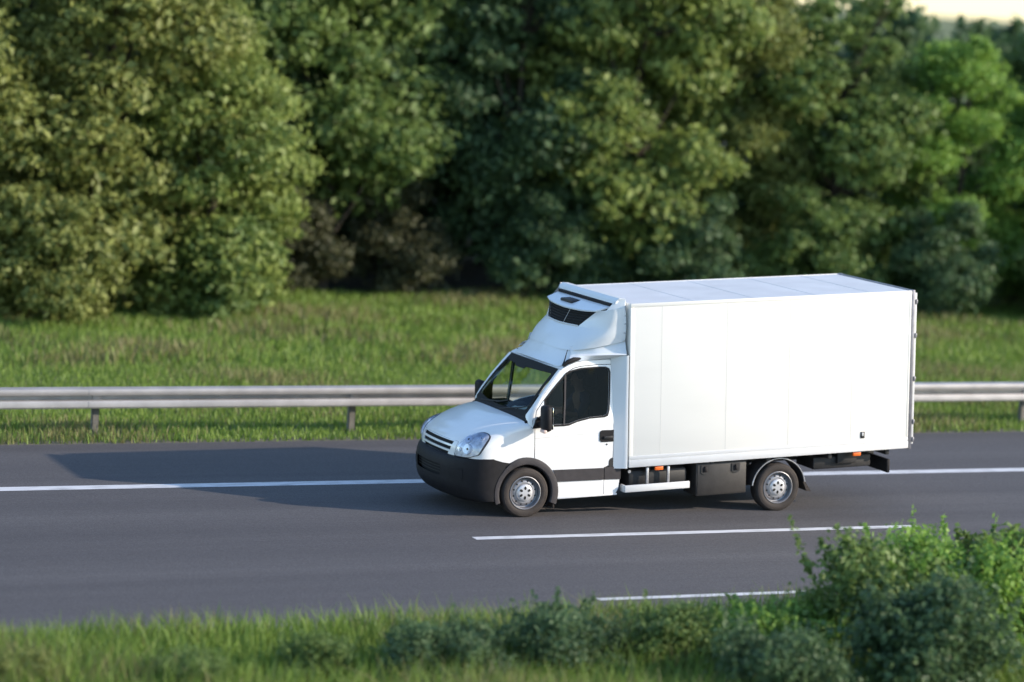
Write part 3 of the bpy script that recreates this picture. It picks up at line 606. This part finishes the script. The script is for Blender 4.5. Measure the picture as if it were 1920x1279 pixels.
# ------------------------------------------------------------------ guard rail
RAILM = mat('galvanised_steel', (.42, .40, .39), .45, metal=.3, noise=.22, nscale=3)
POSTM = mat('shaded_post', (.16, .15, .13), .7, noise=.3, nscale=8)  # galvanised steel as seen in shade: the shade is put into this darker colour
rail = bpy.data.objects.new('guard_rail', None); C.objects.link(rail); rail.location = (5, 5.75, 0)
tag(rail, 'long grey steel crash barrier on posts in the grass behind the truck', 'guard rail')
LR = Matrix.Translation((-5, -5.75, 0))
wp = [(0, .742), (-.07, .738), (-.13, .722), (-.14, .70), (-.14, .66), (-.13, .634), (0, .626), (0, .560), (-.13, .552), (-.14, .53), (-.14, .46), (-.125, .438), (-.02, .430)]
for k in range(-10, 16):
    x0 = k*4.0; mb = MBld(); mb.grid(lambda x, i: (x, 5.735+wp[i][0]+.06, wp[i][1]), [x0-.15, x0+4.0], range(len(wp)))
    if k == -10: mball = MBld()
    mball.add([(x, y-(.003 if (k % 2) else 0), z) for x, y, z in mb.v], mb.f)
mball.build('beam', RAILM, rail, LR, thick=.004, outward=(0, -1, 0), smooth=30)
for k in range(-10, 17):
    x = k*4.0; mb = MBld(); mb.box((x-.05, 5.80, -.2), (x+.05, 5.808, .72)).box((x-.05, 5.80, -.2), (x-.044, 5.90, .72)).box((x+.044, 5.80, -.2), (x+.05, 5.90, .72))
    po = mb.build('post', POSTM, rail, LR); b2 = MBld().box((x-.06, 5.765, .53), (x+.06, 5.80, .64), .004); b2.build('bracket', RAILM, po, LR); MBld().tube([(x, 5.775, .593), (x, 5.797, .593)], .02, 8).build('bolt', POSTM, po, LR)
# ------------------------------------------------------------------ vegetation
def leafmat(name, a, b_, trans=.35, nscale=.7):
    m = bpy.data.materials.new(name); m.use_nodes = True; n = m.node_tree.nodes; l = m.node_tree.links; b = n['Principled BSDF']
    tc = n.new('ShaderNodeTexCoord'); nz = n.new('ShaderNodeTexNoise'); nz.inputs['Scale'].default_value = nscale; nz.inputs['Detail'].default_value = 5; nz.inputs['Roughness'].default_value = .7; l.new(tc.outputs['Object'], nz.inputs['Vector'])
    gi = n.new('ShaderNodeNewGeometry'); ma = n.new('ShaderNodeMath'); ma.operation = 'MULTIPLY_ADD'; ma.inputs[1].default_value = .35; l.new(gi.outputs['Random Per Island'], ma.inputs[0]); l.new(nz.outputs[0], ma.inputs[2])
    cr = n.new('ShaderNodeValToRGB'); cr.color_ramp.elements[0].position = .45; cr.color_ramp.elements[1].position = .9; cr.color_ramp.elements[0].color = (*b_, 1); cr.color_ramp.elements[1].color = (*a, 1)
    l.new(ma.outputs[0], cr.inputs[0]); l.new(cr.outputs[0], b.inputs['Base Color']); b.inputs['Roughness'].default_value = .55; b.inputs['Specular IOR Level'].default_value = .35
    t = n.new('ShaderNodeBsdfTranslucent'); l.new(cr.outputs[0], t.inputs[0]); mx = n.new('ShaderNodeMixShader'); mx.inputs[0].default_value = trans
    l.new(b.outputs[0], mx.inputs[1]); l.new(t.outputs[0], mx.inputs[2]); l.new(mx.outputs[0], n['Material Output'].inputs[0]); return m
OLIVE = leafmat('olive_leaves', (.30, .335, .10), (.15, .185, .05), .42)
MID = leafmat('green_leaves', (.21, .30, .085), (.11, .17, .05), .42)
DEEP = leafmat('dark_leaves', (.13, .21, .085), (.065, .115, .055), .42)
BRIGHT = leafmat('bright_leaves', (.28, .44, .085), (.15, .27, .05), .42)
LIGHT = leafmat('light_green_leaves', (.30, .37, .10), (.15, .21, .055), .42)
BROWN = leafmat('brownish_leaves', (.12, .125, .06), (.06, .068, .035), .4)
BARK = mat('bark', (.075, .058, .042), .9, noise=.5, nscale=6, bump=.6, bscale=25)
def leafmesh(name, pos, nrm, size, rng, m, elong=1.7):
    n = len(pos); up = rng.normal(size=(n, 3)); nrm = nrm/np.linalg.norm(nrm, axis=1, keepdims=True)
    a = np.cross(nrm, up); a /= np.linalg.norm(a, axis=1, keepdims=True)+1e-9; b = np.cross(nrm, a)
    sz = (size*rng.uniform(.45, 1.45, n))[:, None]; fold = nrm*sz*.18
    v = np.stack([pos-a*sz*elong*.5, pos+b*sz*.5+fold, pos+a*sz*elong*.5, pos-b*sz*.5+fold], 1).reshape(-1, 3)
    k = np.arange(n)[:, None]*4; f = np.concatenate([k+[0, 1, 2], k+[0, 2, 3]], 1).reshape(-1)
    me = bpy.data.meshes.new(name); me.vertices.add(len(v)); me.vertices.foreach_set('co', v.astype(np.float32).ravel())
    me.loops.add(len(f)); me.loops.foreach_set('vertex_index', f.astype(np.int32)); me.polygons.add(len(f)//3)
    me.polygons.foreach_set('loop_start', np.arange(0, len(f), 3, dtype=np.int32)); me.polygons.foreach_set('loop_total', np.full(len(f)//3, 3, np.int32))
    me.materials.append(m); me.update(calc_edges=True); me.validate(); return me
def crown_points(lobes, n, rng, shell=.55):
    w_ = np.array([l_[3]*l_[4] for l_ in lobes]); w_ = w_/w_.sum(); P = []; N = []
    for (cx, cy, cz, rx, rz), k in zip(lobes, rng.multinomial(n, w_)):
        # twigs: small clusters on the lobe
        nt_ = max(6, k//22); d = rng.normal(size=(nt_, 3)); d /= np.linalg.norm(d, axis=1, keepdims=True)
        rad = (shell+(1.08-shell)*rng.uniform(0, 1, nt_)**.6)[:, None]; tc = d*rad*np.array([rx, rx, rz])
        idx = rng.integers(0, nt_, k); j = rng.normal(size=(k, 3))*np.array([.21, .21, .11])*max(.5, min(rx, 1.6)); j[:, 2] -= .25*np.abs(j[:, 0]); tc = tc*(1+rng.normal(0, .13, (nt_, 1)))
        P.append(tc[idx]+j+np.array([cx, cy, cz])); N.append(d[idx]*.7+rng.normal(size=(k, 3))*.7+np.array([0, 0, .35]))
    return np.concatenate(P), np.concatenate(N)
def limbs(mb, lobes, h, r, rng, lean=0.):
    trunk = [Vector((0, 0, -.1)), Vector((lean*.2+rng.normal()*.08, rng.normal()*.08, h*.22)), Vector((lean*.5+rng.normal()*.15, rng.normal()*.15, h*.5)), Vector((lean+rng.normal()*.2, rng.normal()*.2, h*.82))]
    mb.tube(trunk, [r, r*.78, r*.5, r*.15], 9)
    for (cx, cy, cz, rx, rz) in lobes:
        t = min(.9, max(.15, (cz-rz*.5)/h)); k = min(2, int(t*3)); base = trunk[k].lerp(trunk[k+1], .5)
        if base.z > cz: base = trunk[0].lerp(trunk[1], .8)
        e = Vector((cx, cy, cz)); mid = base.lerp(e, .5)+Vector((0, 0, -.1*rx)); mb.tube([base, mid, e], [r*.38, r*.24, r*.06], 6)
        for q in range(4):
            d = Vector(rng.normal(size=3)).normalized()*rx*.8; d.z = abs(d.z)*.6; mb.tube([mid.lerp(e, .5), e+d*.5, e+d], [r*.12, r*.07, r*.02], 4, caps=False)
def make_lobes(h, w_, zlow, n, rng, lean=0.):
    L = []
    n = int(n*1.6)
    for i in range(n):
        z = zlow+(h-zlow)*((i+.5)/n); u = (z-zlow)/(h-zlow); R_ = w_*.5*math.sin(math.pi*(.18+.72*u))**.7
        a = i*2.4+rng.uniform(-.4, .4); d = R_*rng.uniform(.35, .75); rr = w_*.5*rng.uniform(.20, .50)*(1-.3*u)
        L.append((lean*u+math.cos(a)*d, math.sin(a)*d, z, rr, rr*rng.uniform(.6, .85)))
    return L
def make_tree(name, h, w_, zlow, nl, nleaf, leaf, seed, trunk_r=.17, lean=0., shoots=0):
    rng = np.random.default_rng(seed); L = make_lobes(h, w_, zlow, nl, rng, lean); mb = MBld(); limbs(mb, L, h, trunk_r, rng, lean)
    r_ = bpy.data.objects.new(name, None); r_.empty_display_size = .5
    t = mb.build('trunk', BARK, r_, smooth=60); C.objects.unlink(t)
    P, N = crown_points(L, nleaf, rng)
    if shoots:      # stray leafy shoots that break the outline
        Q = []
        for k in range(shoots):
            a_ = rng.uniform(0, 2*math.pi); d_ = w_*.42*math.sqrt(rng.uniform(.05, 1)); b0 = np.array([math.cos(a_)*d_, math.sin(a_)*d_, h*rng.uniform(.35, .75)]); dv = np.array([math.cos(a_)*.35+rng.normal()*.2, math.sin(a_)*.35+rng.normal()*.2, rng.uniform(.7, 1.1)])*h*rng.uniform(.35, .62)
            t_ = rng.uniform(.1, 1, 46)[:, None]; Q.append(b0+dv*t_+rng.normal(size=(46, 3))*.028*(1.3-t_))
        Q = np.concatenate(Q); P = np.concatenate([P, Q]); N = np.concatenate([N, rng.normal(size=Q.shape)+np.array([0, 0, .6])])
    c_ = bpy.data.objects.new('crown', leafmesh('crown', P, N, leaf, rng, MID)); c_.parent = r_
    return (r_, t, c_)
def place(proto, x, y, rz, sc, m, label, cat_, group, z=0., sz=1.):
    r_, t, c_ = proto; a = r_.copy(); C.objects.link(a); a.location = (x, y, z); a.rotation_euler = (0, 0, rz); a.scale = (sc, sc, sc*sz)
    for ch in (t, c_):
        b = ch.copy(); C.objects.link(b); b.parent = a
        if ch is c_: b.material_slots[0].link = 'OBJECT'; b.material_slots[0].material = m
    return tag(a, label, cat_, group)
TA = make_tree('tree', 10.5, 6.0, 1.1, 15, 34000, .115, 1)
TB = make_tree('tree', 9.0, 5.2, 2.2, 12, 26000, .12, 2, lean=.6)
TC = make_tree('tree', 8.0, 5.4, .5, 14, 32000, .11, 3)
TD = make_tree('tree', 12.0, 6.5, 3.2, 14, 30000, .13, 4, lean=-.5)
SA = make_tree('bush', 2.6, 3.0, .3, 8, 12000, .075, 5, trunk_r=.05)
SB = make_tree('bush', 1.8, 2.4, .2, 7, 9000, .07, 6, trunk_r=.04)
GT = 'trees along the wood edge behind the barrier'
trees = [ # proto x y rot scale mat label zscale
 (TC, -3.6, 19.6, .4, .92, OLIVE, 'olive green tree leafy down to the grass at the far left of the wood edge', 1.0),
 (TA, -.2, 20.6, 2.1, .95, OLIVE, 'tall yellowish green tree with foliage to the ground above the left end of the barrier', 1.0),
 (TC, 2.0, 20.4, 3.9, .80, LIGHT, 'lighter green tree just left of the dark hollow in the wood edge', 1.0),
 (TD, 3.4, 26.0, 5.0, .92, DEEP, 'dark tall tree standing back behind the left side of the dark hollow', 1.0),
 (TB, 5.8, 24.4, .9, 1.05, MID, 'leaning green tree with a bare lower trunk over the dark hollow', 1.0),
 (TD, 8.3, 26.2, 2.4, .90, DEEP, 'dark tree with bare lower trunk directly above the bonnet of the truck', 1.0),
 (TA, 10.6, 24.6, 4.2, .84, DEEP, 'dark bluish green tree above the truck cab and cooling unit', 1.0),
 (TC, 13.0, 23.6, 1.2, 1.02, LIGHT, 'mid green bushy tree above the front half of the cargo box', 1.1),
 (TA, 15.6, 24.2, 3.1, .72, OLIVE, 'olive tinged tree above the middle of the cargo box', .95),
 (TC, 18.0, 23.4, 5.5, .93, MID, 'mid green tree with dense crown above the rear half of the cargo box', .93),
 (TA, 20.7, 22.6, .2, .63, BRIGHT, 'bright green rounded tree right of the truck rear', .93),
 (TC, 23.6, 22.4, 2.2, .80, BRIGHT, 'bright green low tree cut by the right edge of the view', 1.0),
 (TC, 26.2, 25.6, 4.1, .98, MID, 'mid green tree behind the bright low tree at the right edge', 1.0),
 (TB, 11.8, 28.5, 2.7, 1.05, MID, 'tree top showing behind the dark bluish tree above the cab', 1.0),
 (TB, 0.6, 27.5, 2.7, 1.15, MID, 'green tree behind the yellowish tree at the left', 1.0),
 (TD, -6.0, 24.0, 1.7, 1.0, MID, 'tall green tree outside the left end of the wood edge', 1.0),
 (TA, 27.5, 23.0, 2.7, .9, MID, 'green tree beyond the right end of the wood edge', 1.0),
]
for p_, x, y, rz, sc, m, lb, zz in trees: place(p_, x, y, rz, sc, m, lb, 'tree', GT, sz=zz)
GB = 'bushes under the wood edge'
bushes = [
 (SA, -1.7, 18.5, .3, 1.0, OLIVE, 'olive bush at the foot of the trees at the far left'),
 (SB, 2.3, 19.6, 1.3, 1.1, MID, 'green bush at the left rim of the dark hollow'),
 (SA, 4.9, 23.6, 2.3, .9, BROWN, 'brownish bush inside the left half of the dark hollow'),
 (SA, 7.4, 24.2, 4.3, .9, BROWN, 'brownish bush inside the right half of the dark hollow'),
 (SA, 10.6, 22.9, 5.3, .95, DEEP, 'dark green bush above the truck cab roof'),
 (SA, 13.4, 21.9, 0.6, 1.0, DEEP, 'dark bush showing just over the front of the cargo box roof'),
 (SA, 16.6, 21.6, 1.6, 1.0, MID, 'green bush showing just over the middle of the cargo box roof'),
 (SA, 19.3, 20.6, 3.6, .95, DEEP, 'dark bush right behind the rear top corner of the cargo box'),
 (SB, 21.6, 19.4, 4.6, 1.1, MID, 'low green bush on the grass right of the cargo box'),
 (SB, 23.4, 20.6, .6, 1.2, DEEP, 'dark low bush at the right edge of the view'),
]
for p_, x, y, rz, sc, m, lb in bushes: place(p_, x, y, rz, sc, m, lb, 'bush', GB)
# far wood: one mass of foliage behind the edge trees
rng = np.random.default_rng(11); L = []
for i in range(125):
    x = -24+i*.62+rng.uniform(-1, 1); y = rng.uniform(30, 40); top = 11.5 if not (24.5 < x < 33) else 6.7
    r_ = rng.uniform(1.6, 2.6); L.append((x, y, rng.uniform(1.2, top-r_), r_, r_*.9))
for i in range(34):
    r_ = rng.uniform(.8, 1.3); L.append((23.6+i*.28, rng.uniform(31, 34), 6.75-r_-rng.uniform(0, .5), r_, r_))
for i in range(66):
    x = -24+i*1.15; y = rng.uniform(29, 33); L.append((x, y, rng.uniform(.8, 2.2), 1.7, 1.5))
P, N = crown_points(L, 90000, rng, .3)
o = bpy.data.objects.new('woodland', leafmesh('woodland', P, N, .26, rng, DEEP)); C.objects.link(o); tag(o, 'dark dense woodland filling the background behind the edge trees', 'woodland', kind='stuff')
# ------------------------------------------------------------------ grass
GRASSM = leafmat('grass_blades', (.21, .31, .055), (.135, .215, .038), .3, .45)
DRYM = leafmat('dry_grass_blades', (.27, .25, .11), (.16, .17, .06), .3, .45)
def grass(name, n, region, hgt, wid, seed, mats, label, dens=None, lean=.25, thr=.6):
    rng = np.random.default_rng(seed); x0, x1, y0, y1 = region; x = rng.uniform(x0, x1, n); y = rng.uniform(y0, y1, n)
    if dens is not None:
        k = dens(x, y, rng); x = x[k]; y = y[k]; n = len(x)
    patch = np.sin(x*.9+1.3*np.sin(y*.7))*np.cos(y*1.1+.5*np.sin(x*1.7)); h = hgt*rng.uniform(.5, 1.25, n)*(1+.3*patch); a = rng.uniform(0, 2*math.pi, n); wv = wid*rng.uniform(.7, 1.3, n)
    dx = np.cos(a)*wv; dy = np.sin(a)*wv; lx = rng.normal(0, lean, n)*h; ly = rng.normal(0, lean, n)*h
    z = np.zeros(n); v = np.stack([np.stack([x-dx, y-dy, z], 1), np.stack([x+dx, y+dy, z], 1), np.stack([x+lx*.4+dx*.6, y+ly*.4+dy*.6, h*.6], 1), np.stack([x+lx*.4-dx*.6, y+ly*.4-dy*.6, h*.6], 1), np.stack([x+lx, y+ly, h], 1)], 1).reshape(-1, 3)
    k = np.arange(n)[:, None]*5; f = np.concatenate([k+[0, 1, 2], k+[0, 2, 3], k+[3, 2, 4]], 1).reshape(-1)
    me = bpy.data.meshes.new(name); me.vertices.add(len(v)); me.vertices.foreach_set('co', v.astype(np.float32).ravel()); me.loops.add(len(f)); me.loops.foreach_set('vertex_index', f.astype(np.int32)); me.polygons.add(len(f)//3)
    me.polygons.foreach_set('loop_start', np.arange(0, len(f), 3, dtype=np.int32)); me.polygons.foreach_set('loop_total', np.full(len(f)//3, 3, np.int32))
    for m in mats: me.materials.append(m)
    if len(mats) > 1:
        pm = ((patch+rng.normal(0, .5, n)) > thr).astype(np.int32); me.polygons.foreach_set('material_index', np.repeat(pm, 3))
    me.update(calc_edges=True); o = bpy.data.objects.new(name, me); C.objects.link(o); return tag(o, label, 'grass', kind='stuff')
grass('grass', 120000, (-9, 26, 5.14, 13), .13, .010, 21, [GRASSM, DRYM], 'green mown grass on both sides of the crash barrier')
grass('grass', 90000, (-9, 30, 13, 24), .20, .016, 22, [GRASSM, DRYM], 'longer olive green meadow grass in front of the wood edge', thr=.35)
grass('grass', 100000, (-12, 6, -12.5, RS-.1), .30, .009, 23, [GRASSM, DRYM], 'rough verge grass in the foreground below the road')
grass('weeds', 26000, (-12, 6, -12.5, -7.4), .42, .010, 24, [GRASSM, DRYM], 'tall dry weeds standing among the shrubs on the near verge', lean=.35)
# foreground shrubs
FA = make_tree('shrub', 1.0, 1.5, .12, 8, 9000, .042, 31, trunk_r=.022, shoots=26)
FB = make_tree('shrub', .9, 1.9, .10, 9, 11000, .038, 32, trunk_r=.02, shoots=30)
FG = 'shrubs on the near verge'
fs = [ # x y scale height
 (FB, -8.6, -8.9, .3, .50, .9, OLIVE, 'small olive shrub in the bottom left corner'),
 (FB, -7.0, -9.3, 1.3, .52, .9, MID, 'low green shrub second from the bottom left corner'),
 (FA, -5.6, -9.0, 2.3, .58, .8, MID, 'small green shrub below the empty road left of the truck'),
 (FB, -4.3, -9.3, 3.3, .72, .9, DEEP, 'low dark shrub on the near verge below the truck bumper'),
 (FB, -3.0, -9.1, 4.3, .78, .9, DEEP, 'dark green shrub on the near verge below the truck cab'),
 (FA, -1.8, -9.2, 5.3, .72, .85, MID, 'green shrub on the near verge below the front of the cargo box'),
 (FB, -.6, -9.2, .3, .84, .82, BRIGHT, 'bright green shrub on the near verge below the middle of the cargo box'),
 (FA, .5, -9.2, 1.2, 1.15, 1.0, MID, 'taller green shrub on the near verge below the truck rear wheel'),
 (FB, 1.5, -9.0, 2.2, 1.15, 1.12, BRIGHT, 'tall bright shrub on the near verge next to the right edge'),
 (FA, 2.5, -8.7, 3.2, 1.2, .95, MID, 'tallest green shrub at the right edge of the near verge'),
 (FA, .3, -10.8, 4.2, 1.15, .95, DEEP, 'dark shrub in the bottom right corner in front of the brighter ones'),
 (FB, -1.4, -10.7, 5.2, .8, 1.0, DEEP, 'dark shrub at the bottom edge right of the middle'),
]
for p_, x, y, rz, sc, zz, m, lb in fs: place(p_, x, y, rz, sc, m, lb, 'shrub', FG, sz=zz)
